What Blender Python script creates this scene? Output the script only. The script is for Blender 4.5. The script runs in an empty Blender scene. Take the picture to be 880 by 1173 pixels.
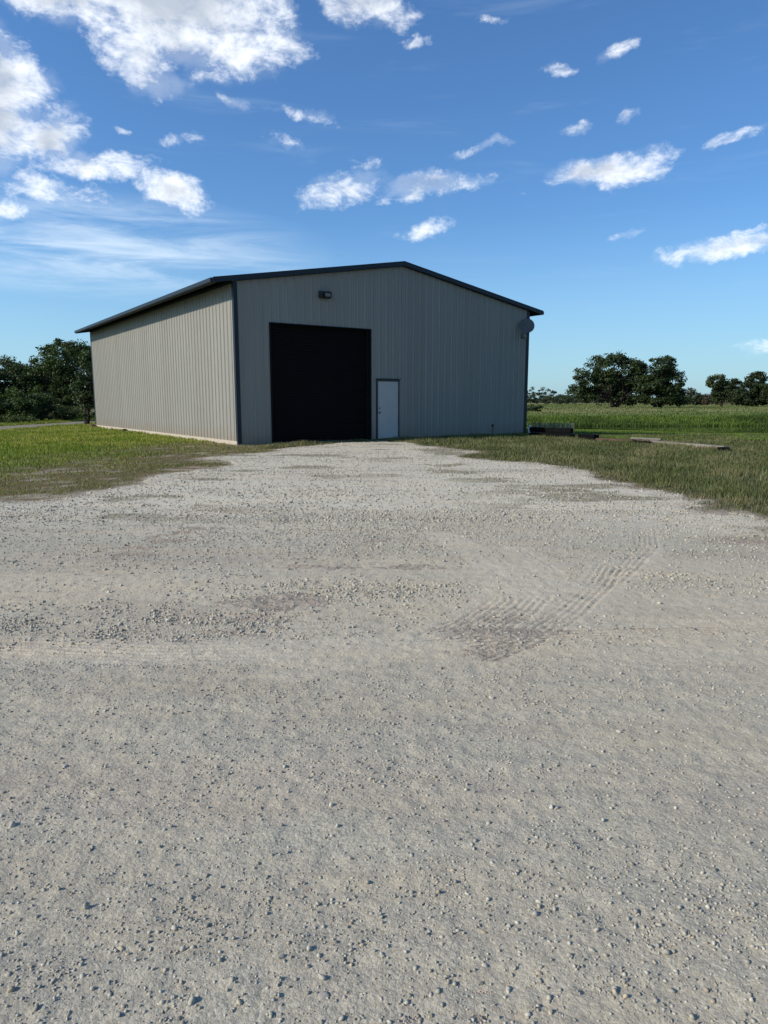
import bpy, bmesh, math, random
import numpy as np
from mathutils import Vector, Matrix

R = math.radians
rng = np.random.default_rng(7)
random.seed(7)
sc = bpy.context.scene

# ------------------------------------------------------------------ camera
CAM_H = 1.4
PITCH = 8.966
cam_d = bpy.data.cameras.new('camera')
cam = bpy.data.objects.new('camera', cam_d)
sc.collection.objects.link(cam)
cam.location = (0, 0, CAM_H)
cam.rotation_euler = (R(90 - PITCH), 0, 0)
cam_d.sensor_fit = 'VERTICAL'
cam_d.sensor_height = 24.0
cam_d.lens = 803.1 / 1173.0 * 24.0
cam_d.clip_start = 0.05
cam_d.clip_end = 12000
sc.camera = cam

# ------------------------------------------------------------------ sun and exposure
SUN_EL = 29.0
SUN_AZ = -22.0          # degrees the sun stands ahead (+) or behind (-) of straight left
sx = -math.cos(R(SUN_AZ)); sy = math.sin(R(SUN_AZ))
sun_dir = Vector((sx * math.cos(R(SUN_EL)), sy * math.cos(R(SUN_EL)), math.sin(R(SUN_EL))))
ld = bpy.data.lights.new('sun', 'SUN')
ld.energy = 3.9
ld.angle = R(0.53)
ld.color = (1.0, 0.925, 0.80)
sun = bpy.data.objects.new('sun', ld)
sc.collection.objects.link(sun)
sun.rotation_euler = (-sun_dir).to_track_quat('-Z', 'Y').to_euler()
sc.view_settings.view_transform = 'Standard'
sc.view_settings.look = 'None'
sc.view_settings.gamma = 1.0
sc.view_settings.use_curve_mapping = False
sc.view_settings.exposure = 0.35
sc.cycles.use_adaptive_sampling = True
sc.cycles.max_bounces = 6
sc.cycles.transparent_max_bounces = 8

# ------------------------------------------------------------------ node helper
class NT:
    def __init__(s, nt):
        s.nt = nt
    def n(s, t, **kw):
        nd = s.nt.nodes.new(t)
        for k, v in kw.items():
            setattr(nd, k, v)
        return nd
    def put(s, sock, v):
        if isinstance(v, bpy.types.NodeSocket):
            s.nt.links.new(v, sock)
        elif v is not None:
            sock.default_value = v
    def math(s, op, a, b=None, c=None, clamp=False):
        nd = s.n('ShaderNodeMath', operation=op, use_clamp=clamp)
        s.put(nd.inputs[0], a)
        if b is not None: s.put(nd.inputs[1], b)
        if c is not None: s.put(nd.inputs[2], c)
        return nd.outputs[0]
    def vmath(s, op, a, b=None):
        nd = s.n('ShaderNodeVectorMath', operation=op)
        s.put(nd.inputs[0], a)
        if b is not None: s.put(nd.inputs[1], b)
        return nd.outputs[0]
    def mapr(s, v, a, b, c=0.0, d=1.0, smooth=False):
        nd = s.n('ShaderNodeMapRange')
        nd.interpolation_type = 'SMOOTHSTEP' if smooth else 'LINEAR'
        s.put(nd.inputs['Value'], v)
        for i, x in zip((1, 2, 3, 4), (a, b, c, d)): s.put(nd.inputs[i], x)
        return nd.outputs[0]
    def mix(s, f, a, b, blend='MIX'):
        nd = s.n('ShaderNodeMix', data_type='RGBA', blend_type=blend)
        s.put(nd.inputs[0], f)
        s.put(nd.inputs[6], a if not isinstance(a, tuple) else (*a, 1)[:4])
        s.put(nd.inputs[7], b if not isinstance(b, tuple) else (*b, 1)[:4])
        return nd.outputs[2]
    def noise(s, vec, scale, detail=4, rough=0.55, dist=0.0):
        nd = s.n('ShaderNodeTexNoise')
        s.put(nd.inputs['Vector'], vec)
        nd.inputs['Scale'].default_value = scale
        nd.inputs['Detail'].default_value = detail
        nd.inputs['Roughness'].default_value = rough
        nd.inputs['Distortion'].default_value = dist
        return nd.outputs[0]

# ------------------------------------------------------------------ sky with clouds (by compass direction)
F_PX = 803.1
def px_dir(px, py):
    X = (px - 440) / F_PX; Z = -(py - 586.5) / F_PX
    c, s_ = math.cos(R(PITCH)), math.sin(R(PITCH))
    return Vector((X, c + s_ * Z, -s_ + c * Z)).normalized()
def az_el(px, py):
    d = px_dir(px, py)
    return math.degrees(math.atan2(d.x, d.y)), math.degrees(math.asin(d.z))

world = bpy.data.worlds.new('World')
sc.world = world
world.use_nodes = True
wt = NT(world.node_tree)
for nd in list(world.node_tree.nodes): world.node_tree.nodes.remove(nd)
SKY_STRENGTH = 0.085
sky = wt.n('ShaderNodeTexSky', sky_type='NISHITA')
sky.sun_disc = False
sky.sun_elevation = R(SUN_EL)
sky.sun_rotation = math.atan2(sun_dir.x, sun_dir.y)
sky.altitude = 200
sky.air_density = 1.15
sky.dust_density = 0.6
sky.ozone_density = 2.2
geo = wt.n('ShaderNodeTexCoord')
dirv = geo.outputs['Generated']
sep = wt.n('ShaderNodeSeparateXYZ'); wt.put(sep.inputs[0], dirv)
az = wt.math('MULTIPLY', wt.math('ARCTAN2', sep.outputs[0], sep.outputs[1]), 180 / math.pi)
el = wt.math('MULTIPLY', wt.math('ARCSINE', sep.outputs[2]), 180 / math.pi)
# warp the compass coordinates so the cloud edges are ragged
wn = wt.n('ShaderNodeTexNoise'); wt.put(wn.inputs['Vector'], dirv)
wn.inputs['Scale'].default_value = 14; wn.inputs['Detail'].default_value = 6; wn.inputs['Roughness'].default_value = 0.6
wsep = wt.n('ShaderNodeSeparateXYZ'); wt.put(wsep.inputs[0], wn.outputs['Color'])
azw = wt.math('ADD', az, wt.math('MULTIPLY', wt.math('SUBTRACT', wsep.outputs[0], 0.5), 4.5))
elw = wt.math('ADD', el, wt.math('MULTIPLY', wt.math('SUBTRACT', wsep.outputs[1], 0.5), 3.2))
# (px, py, half width px, half height px, tilt degrees, weight)
CL = [(180, 0, 185, 82, -6, 1.7), (280, 50, 85, 50, 10, 1.3), (150, 60, 70, 34, -25, 1.2), (60, -20, 120, 50, 0, 1.5), (415, -2, 62, 34, -10, 1.25), (-20, 110, 95, 100, 15, 1.6),
      (60, 158, 52, 32, 20, 1.1), (120, 190, 80, 17, 8, 0.95), (55, 220, 66, 20, -5, 1.0), (195, 215, 56, 26, -14, 1.2), (0, 240, 34, 12, 0, 0.9),
      (385, 214, 56, 25, 10, 0.86), (495, 212, 74, 14, 6, 0.98), (484, 265, 32, 16, 12, 0.9), (698, 196, 82, 21, 7, 1.35), (660, 208, 36, 13, 0, 1.0), (835, 284, 95, 19, 4, 1.2),
      (850, 156, 42, 12, 14, 0.85), (350, 136, 56, 14, -6, 0.74), (327, 163, 22, 11, 0, 0.68), (556, 170, 52, 10, 8, 0.70), (702, 64, 28, 15, 25, 0.74),
      (636, 80, 27, 13, 10, 0.68), (470, 44, 22, 12, 0, 0.64), (664, 152, 18, 9, 0, 0.66), (720, 132, 18, 9, 20, 0.6), (140, 143, 18, 9, 0, 0.66),
      (208, 158, 30, 12, 0, 0.60), (270, 120, 30, 10, -20, 0.55), (560, 15, 30, 9, 0, 0.5), (720, 268, 30, 7, 0, 0.52), (870, 395, 44, 15, 0, 0.6), (866, 262, 46, 9, 5, 0.72),
      (-150, 60, 160, 90, 10, 1.3), (-300, 220, 150, 40, 0, 1.2), (1050, 120, 90, 30, 0, 1.2), (1250, 260, 130, 26, 0, 1.2), (1150, 330, 70, 14, 0, 1.0)]
field = None
for (cx, cy, hw, hh, tilt, w) in CL:
    if w < .8: hw *= .8; hh *= .72; w *= .97
    a0, e0 = az_el(cx, cy)
    a1, _ = az_el(cx + 10, cy); _, e1 = az_el(cx, cy - 10)
    ka = abs(a1 - a0) / 10; ke = abs(e1 - e0) / 10
    ra = max(hw * ka, .2); re = max(hh * ke, .2)
    t = R(tilt)
    da = wt.math('SUBTRACT', azw, a0); de = wt.math('SUBTRACT', elw, e0)
    p = wt.math('ADD', wt.math('MULTIPLY', da, math.cos(t) / ra), wt.math('MULTIPLY', de, math.sin(t) / ra))
    q = wt.math('SUBTRACT', wt.math('MULTIPLY', de, math.cos(t) / re), wt.math('MULTIPLY', da, math.sin(t) / re))
    r2 = wt.math('ADD', wt.math('MULTIPLY', p, p), wt.math('MULTIPLY', q, q))
    g = wt.math('MULTIPLY', wt.math('SUBTRACT', 1.0, r2), w)
    field = g if field is None else wt.math('MAXIMUM', field, g)
field = wt.math('MAXIMUM', field, -1.0)
mp = wt.n('ShaderNodeMapping'); wt.put(mp.inputs[0], dirv); mp.inputs['Scale'].default_value = (1, 1, 1.7)
cn = wt.noise(mp.outputs[0], 24, 10, 0.66, 0.25)
cn2 = wt.noise(mp.outputs[0], 9, 7, 0.58, 0.2)
dens = wt.math('ADD', field, wt.math('MULTIPLY', wt.math('SUBTRACT', cn, 0.52), 3.8))
cover = wt.mapr(dens, -0.05, 1.5, 0, 1, smooth=True)
veil = wt.mapr(wt.math('ADD', field, wt.math('MULTIPLY', wt.math('SUBTRACT', cn2, 0.5), 3.0)), 0.0, 1.6, 0, 0.36, smooth=True)
cover = wt.math('MAXIMUM', cover, veil)
thick = wt.mapr(wt.math('ADD', field, wt.math('MULTIPLY', wt.math('SUBTRACT', cn2, 0.5), 3.4)), 0.55, 1.7, 0, 1, smooth=True)
# thin high streaks
mp2 = wt.n('ShaderNodeMapping'); wt.put(mp2.inputs[0], dirv); mp2.inputs['Scale'].default_value = (1.2, 1.2, 9); mp2.inputs['Rotation'].default_value = (0, R(-9), 0)
ci = wt.noise(mp2.outputs[0], 4.5, 8, 0.6, 0.6)
def blob(px, py, hw, hh):
    a0, e0 = az_el(px, py)
    p = wt.math('MULTIPLY', wt.math('SUBTRACT', az, a0), 1 / (hw * 0.066)); q = wt.math('MULTIPLY', wt.math('SUBTRACT', el, e0), 1 / (hh * 0.066))
    return wt.math('SUBTRACT', 1.0, wt.math('ADD', wt.math('MULTIPLY', p, p), wt.math('MULTIPLY', q, q)), clamp=True)
cz = wt.math('MULTIPLY', wt.math('POWER', blob(120, 283, 270, 62), 1.4), wt.mapr(ci, 0.28, 0.74, 0, 0.72, smooth=True))
cz2 = wt.math('MULTIPLY', wt.mapr(ci, 0.52, 0.9, 0, 0.12, smooth=True), wt.mapr(el, 2, 12, 0, 1))
cirrus = wt.math('MAXIMUM', cz, cz2)
# sky colour, lifted and cooled towards the photograph's
skyc = wt.mix(1.0, sky.outputs[0], (0.60, 0.93, 1.30), 'MULTIPLY')
hz = wt.mapr(el, 0.0, 15.0, 0.45, 0.0, smooth=True)
K = 1.0
skyc = wt.mix(hz, skyc, (3.9 * K, 6.2 * K, 8.1 * K))
lift = wt.mapr(az, -50, 40, 1.22, 0.98)
lv = wt.n('ShaderNodeVectorMath', operation='SCALE'); wt.put(lv.inputs[0], skyc); wt.put(lv.inputs['Scale'], lift); skyc = lv.outputs[0]
c_white = (11.2, 11.6, 12.0)
c_grey = (5.4, 6.0, 6.9)
ccol = wt.mix(thick, c_white, c_grey)
col = wt.mix(cirrus, skyc, (8.6, 9.9, 11.0))
col = wt.mix(wt.math('MULTIPLY', cover, 0.93), col, ccol)
bg = wt.n('ShaderNodeBackground'); wt.put(bg.inputs[0], col); bg.inputs[1].default_value = SKY_STRENGTH
out = wt.n('ShaderNodeOutputWorld'); wt.put(out.inputs[0], bg.outputs[0])
world.cycles.sampling_method = 'MANUAL'
world.cycles.sample_map_resolution = 512

# ------------------------------------------------------------------ scene helpers
COL = sc.collection
def tag(o, label=None, cat=None, group=None, kind=None):
    if label: o['label'] = label
    if cat: o['category'] = cat
    if group: o['group'] = group
    if kind: o['kind'] = kind
    return o
def empty(name, loc, rz=0.0):
    o = bpy.data.objects.new(name, None); COL.objects.link(o)
    o.location = loc; o.rotation_euler = (0, 0, rz); o.empty_display_size = 0.3
    return o
def link(name, me, mat, parent=None, loc=(0, 0, 0), rot=(0, 0, 0)):
    o = bpy.data.objects.new(name, me); COL.objects.link(o)
    if mat: me.materials.append(mat)
    o.location = loc; o.rotation_euler = rot
    if parent: o.parent = parent
    return o
def npmesh(name, verts, faces_flat, face_n, smooth=False, col=None, colname='tint'):
    me = bpy.data.meshes.new(name)
    nv = len(verts); nl = len(faces_flat); nf = nl // face_n
    me.vertices.add(nv); me.vertices.foreach_set('co', np.ascontiguousarray(verts, dtype=np.float32).ravel())
    me.loops.add(nl); me.loops.foreach_set('vertex_index', np.ascontiguousarray(faces_flat, dtype=np.int32).ravel())
    me.polygons.add(nf)
    me.polygons.foreach_set('loop_start', np.arange(0, nl, face_n, dtype=np.int32))
    me.polygons.foreach_set('loop_total', np.full(nf, face_n, dtype=np.int32))
    if smooth: me.polygons.foreach_set('use_smooth', np.ones(nf, dtype=bool))
    if col is not None:
        a = me.attributes.new(colname, 'FLOAT_COLOR', 'POINT')
        c = np.ones((nv, 4), dtype=np.float32); c[:, :3] = col
        a.data.foreach_set('color', c.ravel())
    me.update(calc_edges=True)
    return me
def add_box(bm, x0, x1, y0, y1, z0, z1, bevel=0.0, mat=None):
    b = bmesh.new()
    bmesh.ops.create_cube(b, size=1)
    for v in b.verts:
        v.co = Vector(((x0 + x1) / 2 + v.co.x * (x1 - x0), (y0 + y1) / 2 + v.co.y * (y1 - y0), (z0 + z1) / 2 + v.co.z * (z1 - z0)))
    if bevel: bmesh.ops.bevel(b, geom=b.edges[:], offset=bevel, segments=2, affect='EDGES')
    if mat is not None: bmesh.ops.transform(b, matrix=mat, verts=b.verts)
    t = bpy.data.meshes.new('t'); b.to_mesh(t); b.free(); bm.from_mesh(t); bpy.data.meshes.remove(t)
def add_tube(bm, pts, radii, seg=8, cap=True):
    rings = []
    n = len(pts)
    for i, (p, r) in enumerate(zip(pts, radii)):
        p = Vector(p)
        d = Vector(pts[min(i + 1, n - 1)]) - Vector(pts[max(i - 1, 0)])
        if d.length < 1e-6: d = Vector((0, 0, 1))
        d.normalize()
        a = d.orthogonal().normalized() if abs(d.z) > .9 else d.cross(Vector((0, 0, 1))).normalized()
        b = d.cross(a)
        rings.append([bm.verts.new(p + (a * math.cos(2 * math.pi * k / seg) + b * math.sin(2 * math.pi * k / seg)) * r) for k in range(seg)])
    for i in range(n - 1):
        for k in range(seg):
            try: bm.faces.new((rings[i][k], rings[i][(k + 1) % seg], rings[i + 1][(k + 1) % seg], rings[i + 1][k]))
            except ValueError: pass
    if cap:
        for rg in (rings[0], rings[-1]):
            try: bm.faces.new(rg)
            except ValueError: pass
def bmobj(name, bm, mat, parent=None, smooth=False, **kw):
    bmesh.ops.recalc_face_normals(bm, faces=bm.faces)
    me = bpy.data.meshes.new(name); bm.to_mesh(me); bm.free()
    if smooth:
        for p in me.polygons: p.use_smooth = True
    return link(name, me, mat, parent, **kw)

# value noise in numpy
def vnoise(x, y, seed=0):
    xi = np.floor(x).astype(np.int64); yi = np.floor(y).astype(np.int64)
    xf = x - xi; yf = y - yi
    u = xf * xf * (3 - 2 * xf); v = yf * yf * (3 - 2 * yf)
    def h(a, b):
        n = (a * 374761393 + b * 668265263 + seed * 1442695041) & 0xffffffff
        n = ((n ^ (n >> 13)) * 1274126177) & 0xffffffff
        return ((n ^ (n >> 16)) & 0xffff) / 65535.0
    return (h(xi, yi) * (1 - u) + h(xi + 1, yi) * u) * (1 - v) + (h(xi, yi + 1) * (1 - u) + h(xi + 1, yi + 1) * u) * v
def fbm(x, y, scale, octv=4, seed=0, gain=0.5):
    s = 0; a = 1; t = 0; f = scale
    for o in range(octv):
        s = s + a * vnoise(x * f + 17.3 * o, y * f - 9.1 * o, seed + o); t += a; a *= gain; f *= 2.03
    return s / t
def sstep(a, b, x):
    t = np.clip((x - a) / (b - a), 0, 1); return t * t * (3 - 2 * t)

# ------------------------------------------------------------------ layout of the ground
YAW = R(34.533)
B0 = np.array([-4.683, 22.669]); BU = np.array([math.cos(YAW), math.sin(YAW)]); BV = np.array([-math.sin(YAW), math.cos(YAW)])
BW, BL, BH, BRISE = 12.968, 19.63, 5.137, 1.105
LOT = np.array([(-90, 9.6), (-30, 10.3), (-12, 10.0), (-7, 9.5), (-5.4, 9.7), (-4.5, 10.6), (-4.35, 11.6), (-4.15, 13.3), (-3.95, 16.2), (-3.7, 18.6), (-3.3, 20.4),
                (-2.9, 22.0), (-1.7, 23.6), (-0.1, 24.6), (0.7, 24.0), (1.6, 21.9), (2.7, 18.3), (3.6, 15.1), (4.1, 12.8), (4.45, 11.2), (4.75, 9.2), (5.1, 8.2),
                (7, 7.4), (14, 7.1), (40, 6.9), (90, 7.0), (90, -12), (-90, -12)], dtype=float)
def poly_sd(P, x, y):
    """signed distance, positive inside"""
    d = np.full(x.shape, 1e9); ins = np.zeros(x.shape, dtype=bool)
    n = len(P)
    for i in range(n):
        ax, ay = P[i]; bx, by = P[(i + 1) % n]
        ex, ey = bx - ax, by - ay
        t = np.clip(((x - ax) * ex + (y - ay) * ey) / (ex * ex + ey * ey), 0, 1)
        d = np.minimum(d, np.hypot(x - ax - t * ex, y - ay - t * ey))
        c = ((ay > y) != (by > y)) & (x < (bx - ax) * (y - ay) / (by - ay + 1e-12) + ax)
        ins ^= c
    return np.where(ins, d, -d)
def lot_sd(x, y):
    edge = (fbm(x, y, 0.45, 5, 3, 0.6) - 0.5) * 2.6
    return poly_sd(LOT, x, y) + edge * sstep(3.0, 9.0, y)
def near_shore(x): return 54.0 - 8.0 * sstep(13, 22, x) + (fbm(x, x * 0 + 3, 0.2, 3, 5) - .5) * 2.0
def far_shore(x): return 56.5 + 1.0 * sstep(20, 40, x) + (fbm(x, x * 0 + 9, 0.15, 3, 6) - .5) * 2.0
WATER_Z = -0.55
def terrain_z(x, y):
    xm = sstep(4, 12, x)                                   # the hollow starts right of the shed
    ns, fs = near_shore(x), far_shore(x)
    slope = -0.62 * (.35 * sstep(25, 37, y) + .65 * sstep(30, ns + 1.0, y))
    basin = -0.25 * sstep(ns, ns + 1.2, y) * (1 - sstep(fs - 1.2, fs, y))
    back = 0.70 * sstep(fs - 0.3, fs + 5.0, y)
    z = (slope + basin + back) * xm * (1 - sstep(90, 110, x))
    z = z + (fbm(x, y, 0.08, 3, 21) - .5) * 0.10 * sstep(30, 60, np.hypot(x, y)) * (1 - xm * (1 - sstep(62, 70, y)))
    z = z + (fbm(x, y, 1.3, 3, 22) - .5) * 0.03
    far = np.hypot(x, y)
    z = z + (fbm(x, y, 0.006, 3, 23) - .5) * 3.0 * sstep(230, 700, far)
    return z
def bld_local(x, y):
    dx, dy = x - B0[0], y - B0[1]
    return dx * BU[0] + dy * BU[1], dx * BV[0] + dy * BV[1]
def in_building(x, y, m=0.0):
    a, b = bld_local(x, y)
    return (a > -m) & (a < BW + m) & (b > -m) & (b < BL + m)
def track_sd(x, y):
    """the pale dirt track on the left, positive inside"""
    cx = -20.6 - .35 * np.sin(y * .11)
    return 1.35 - np.abs(x - cx)
def zone_cols(x, y):
    """plant colour zones: lushness, dryness, bare earth"""
    sd = lot_sd(x, y)
    out = -sd
    left = (x < -1.5) & (y < 60)
    n = fbm(x, y, 0.6, 4, 31); n2 = fbm(x, y, 2.2, 3, 33)
    dry = np.where(left, 1 - sstep(0.8, 6.0, out + (n - .5) * 4.0), (1 - sstep(0.0, 0.7, out + (n - .5) * .8)) * .8)
    dry = np.where(y > 60, 0, dry)
    bare = 1 - sstep(-0.05, 0.22, out + (n2 - .5) * .5)
    bare = np.maximum(bare, np.where(left, sstep(0.58, 0.72, n2) * dry * .8, 0))
    return sd, dry, bare

# ------------------------------------------------------------------ materials
def mat_new(name):
    m = bpy.data.materials.new(name); m.use_nodes = True
    nt = NT(m.node_tree); b = m.node_tree.nodes['Principled BSDF']
    return m, nt, b
def objco(nt):
    g = nt.n('ShaderNodeTexCoord'); return g.outputs['Object']
def bump(nt, b, h, strength, dist):
    nd = nt.n('ShaderNodeBump'); nd.inputs['Strength'].default_value = strength; nd.inputs['Distance'].default_value = dist
    nt.put(nd.inputs['Height'], h); nt.put(b.inputs['Normal'], nd.outputs[0])
    return nd
def attr(nt, name):
    a = nt.n('ShaderNodeAttribute'); a.attribute_name = name; return a
def simple_mat(name, base, rough=0.6, metal=0.0, var=0.15, scale=6, spec=0.5, dirt=None):
    m, nt, b = mat_new(name)
    co = objco(nt)
    n1 = nt.noise(co, scale, 5, .6); n2 = nt.noise(co, scale * 7, 4, .6)
    f = nt.math('ADD', nt.math('MULTIPLY', n1, .65), nt.math('MULTIPLY', n2, .35))
    lo = tuple(c * (1 - var) for c in base); hi = tuple(min(c * (1 + var), 1) for c in base)
    c = nt.mix(nt.mapr(f, .35, .65), lo, hi)
    if dirt: c = nt.mix(nt.mapr(n1, .5, .72, 0, .55), c, dirt)
    nt.put(b.inputs['Base Color'], c)
    b.inputs['Roughness'].default_value = rough; b.inputs['Metallic'].default_value = metal
    b.inputs['Specular IOR Level'].default_value = spec
    bump(nt, b, n2, .25, .01)
    return m

# painted steel wall panels: beige-grey, faint streaks and dust near the ground
def wall_mat():
    m, nt, b = mat_new('painted_steel')
    co = objco(nt)
    mpv = nt.n('ShaderNodeMapping'); nt.put(mpv.inputs[0], co); mpv.inputs['Scale'].default_value = (5, 5, .25)
    st = nt.noise(mpv.outputs[0], 1.2, 5, .6)
    pn = nt.noise(co, .5, 4, .5)
    c = nt.mix(nt.mapr(st, .3, .7), (0.230, 0.219, 0.188), (0.268, 0.256, 0.220))
    c = nt.mix(nt.mapr(pn, .35, .7, 0, .35), c, (0.26, 0.245, 0.205))
    sp = nt.n('ShaderNodeSeparateXYZ'); nt.put(sp.inputs[0], co)
    sh = nt.math('FLOOR', nt.math('DIVIDE', nt.math('ADD', nt.math('ADD', sp.outputs[0], sp.outputs[1]), 50.07), 0.9144))
    wn_ = nt.n('ShaderNodeTexWhiteNoise'); wn_.noise_dimensions = '1D'; nt.put(wn_.inputs['W'], sh)
    c = nt.mix(nt.mapr(wn_.outputs['Value'], 0, 1, 0, .35), c, (0.208, 0.192, 0.160))
    dz = nt.math('ADD', sp.outputs[2], nt.math('MULTIPLY', nt.noise(co, 3, 4, .6), -.5))
    c = nt.mix(nt.mapr(dz, -0.2, 0.35, .5, 0), c, (0.22, 0.16, 0.11))
    nt.put(b.inputs['Base Color'], c)
    b.inputs['Roughness'].default_value = .48
    b.inputs['Specular IOR Level'].default_value = .35
    bump(nt, b, nt.noise(co, 2.2, 3, .5), .5, .03)
    return m
M_wall = wall_mat()
M_trim = simple_mat('dark_blue_steel', (0.006, 0.012, 0.019), .5, 0, .2, 3, .4)
M_roof = simple_mat('dark_roof_steel', (0.014, 0.022, 0.026), .55, 0, .2, 2, .3)
M_door_black = simple_mat('black_slats', (0.0035, 0.0035, 0.0042), .75, 0, .25, 2, .12)
M_reveal = simple_mat('door_jamb_steel', (0.008, 0.008, 0.009), .75, 0, .2, 2, .15)
M_door_white = simple_mat('white_door_paint', (0.42, 0.405, 0.375), .5, 0, .06, 2, .4)
M_door_frame = simple_mat('door_frame_paint', (0.03, 0.035, 0.038), .5, 0, .1, 2, .4)
M_conc = simple_mat('concrete', (0.42, 0.37, 0.29), .9, 0, .25, 5, .2, (0.30, 0.19, 0.12))
M_metal = simple_mat('galvanised_metal', (0.16, 0.16, 0.155), .65, .3, .15, 20)
M_dish = simple_mat('dish_paint', (0.20, 0.20, 0.19), .5, 0, .1, 8)
M_dark = simple_mat('dark_casting', (0.02, 0.02, 0.02), .5, 0, .2, 10)
M_lens = simple_mat('lamp_lens', (0.20, 0.16, 0.12), .3, 0, .1, 10)
M_brass = simple_mat('door_knob_metal', (0.16, 0.15, 0.13), .35, .9, .1, 10)
M_white = simple_mat('white_pipe', (0.62, 0.62, 0.58), .5, 0, .1, 5)

def wood_mat(name, a, b_, rough=.85):
    m, nt, b = mat_new(name)
    co = objco(nt)
    mpv = nt.n('ShaderNodeMapping'); nt.put(mpv.inputs[0], co); mpv.inputs['Scale'].default_value = (1, 14, 14)
    n = nt.noise(mpv.outputs[0], 1.6, 6, .65, .4)
    n2 = nt.noise(co, 3, 4, .6)
    c = nt.mix(nt.mapr(n, .3, .7), a, b_)
    c = nt.mix(nt.mapr(n2, .4, .75, 0, .5), c, tuple(x * .5 for x in a))
    nt.put(b.inputs['Base Color'], c); b.inputs['Roughness'].default_value = rough; b.inputs['Specular IOR Level'].default_value = .1
    bump(nt, b, n, .8, .02)
    return m
M_tar = wood_mat('creosote_timber', (0.002, 0.002, 0.0022), (0.0055, 0.005, 0.0048))
M_grey_wood = wood_mat('weathered_timber', (0.15, 0.125, 0.10), (0.30, 0.265, 0.22))
M_red_wood = wood_mat('brown_timber', (0.07, 0.045, 0.033), (0.16, 0.10, 0.075))

def leaf_mat(name, trans=.35, rough=.6, spec=.3):
    m, nt, b = mat_new(name)
    a = attr(nt, 'tint')
    nt.put(b.inputs['Base Color'], a.outputs['Color'])
    b.inputs['Roughness'].default_value = rough; b.inputs['Specular IOR Level'].default_value = spec
    tr = nt.n('ShaderNodeBsdfTranslucent')
    c2 = nt.mix(1.0, a.outputs['Color'], (1.1, 1.25, .5), 'MULTIPLY'); nt.put(tr.inputs[0], c2)
    mx = nt.n('ShaderNodeMixShader'); mx.inputs[0].default_value = trans
    nt.put(mx.inputs[1], b.outputs[0]); nt.put(mx.inputs[2], tr.outputs[0])
    nt.put(m.node_tree.nodes['Material Output'].inputs[0], mx.outputs[0])
    return m
M_leaf = leaf_mat('leaves', .22)
M_grass = leaf_mat('grass_blades', .35)
M_bark = wood_mat('bark', (0.022, 0.018, 0.014), (0.055, 0.046, 0.036))

def ground_mat():
    m, nt, b = mat_new('grassland_soil')
    co = objco(nt)
    z = attr(nt, 'tint')
    n1 = nt.noise(co, .9, 6, .65); n2 = nt.noise(co, 9, 5, .7); n3 = nt.noise(co, .05, 5, .6)
    c = nt.mix(nt.mapr(n2, .3, .7), nt.mix(1.0, z.outputs['Color'], (0.62, 0.62, 0.6), 'MULTIPLY'), nt.mix(1.0, z.outputs['Color'], (1.3, 1.3, 1.25), 'MULTIPLY'))
    c = nt.mix(nt.mapr(n1, .40, .75, 0, .35), c, nt.mix(1.0, z.outputs['Color'], (1.35, 1.05, .9), 'MULTIPLY'))
    nt.put(b.inputs['Base Color'], c); b.inputs['Roughness'].default_value = .95; b.inputs['Specular IOR Level'].default_value = .1
    bump(nt, b, nt.math('ADD', n1, n2), .9, .06)
    return m
M_ground = ground_mat()

def gravel_mat():
    m, nt, b = mat_new('crushed_limestone')
    co = objco(nt)
    z = attr(nt, 'tint')
    n2 = nt.noise(co, 70, 6, .8)                # fine sand
    vo = nt.n('ShaderNodeTexVoronoi'); nt.put(vo.inputs['Vector'], co); vo.inputs['Scale'].default_value = 170; vo.inputs['Randomness'].default_value = 1
    vs = nt.n('ShaderNodeTexVoronoi'); nt.put(vs.inputs['Vector'], co); vs.inputs['Scale'].default_value = 62
    mpv = nt.n('ShaderNodeMapping'); nt.put(mpv.inputs[0], co); mpv.inputs['Scale'].default_value = (.45, 1.6, 1)
    n4 = nt.noise(mpv.outputs[0], 1.3, 6, .62)
    n5 = nt.noise(mpv.outputs[0], 4.3, 6, .65)
    base = z.outputs['Color']
    c = nt.mix(nt.mapr(n2, .25, .75), nt.mix(1.0, base, (0.74, 0.73, 0.71), 'MULTIPLY'), nt.mix(1.0, base, (1.24, 1.24, 1.22), 'MULTIPLY'))
    csep = nt.n('ShaderNodeSeparateColor'); nt.put(csep.inputs[0], vo.outputs['Color'])
    c = nt.mix(nt.mapr(csep.outputs[0], .0, 1.0, 0.0, .55), c, nt.mix(nt.math('GREATER_THAN', csep.outputs[1], .5), nt.mix(1.0, base, (0.62, 0.60, 0.58), 'MULTIPLY'), nt.mix(1.0, base, (1.38, 1.38, 1.38), 'MULTIPLY')))
    c = nt.mix(nt.mapr(n4, .42, .66, 0, .5), c, nt.mix(1.0, base, (1.08, .97, .86), 'MULTIPLY'))
    c = nt.mix(nt.mapr(n5, .5, .72, 0, .35), c, nt.mix(1.0, base, (0.86, .86, .86), 'MULTIPLY'))
    nt.put(b.inputs['Base Color'], c); b.inputs['Roughness'].default_value = .95; b.inputs['Specular IOR Level'].default_value = .12
    h = nt.math('ADD', nt.math('MULTIPLY', n2, .7), nt.math('MULTIPLY', vs.outputs['Distance'], -.7))
    h = nt.math('ADD', h, nt.math('MULTIPLY', vo.outputs['Distance'], -.35))
    bump(nt, b, h, .55, .006)
    return m
M_gravel = gravel_mat()
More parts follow.
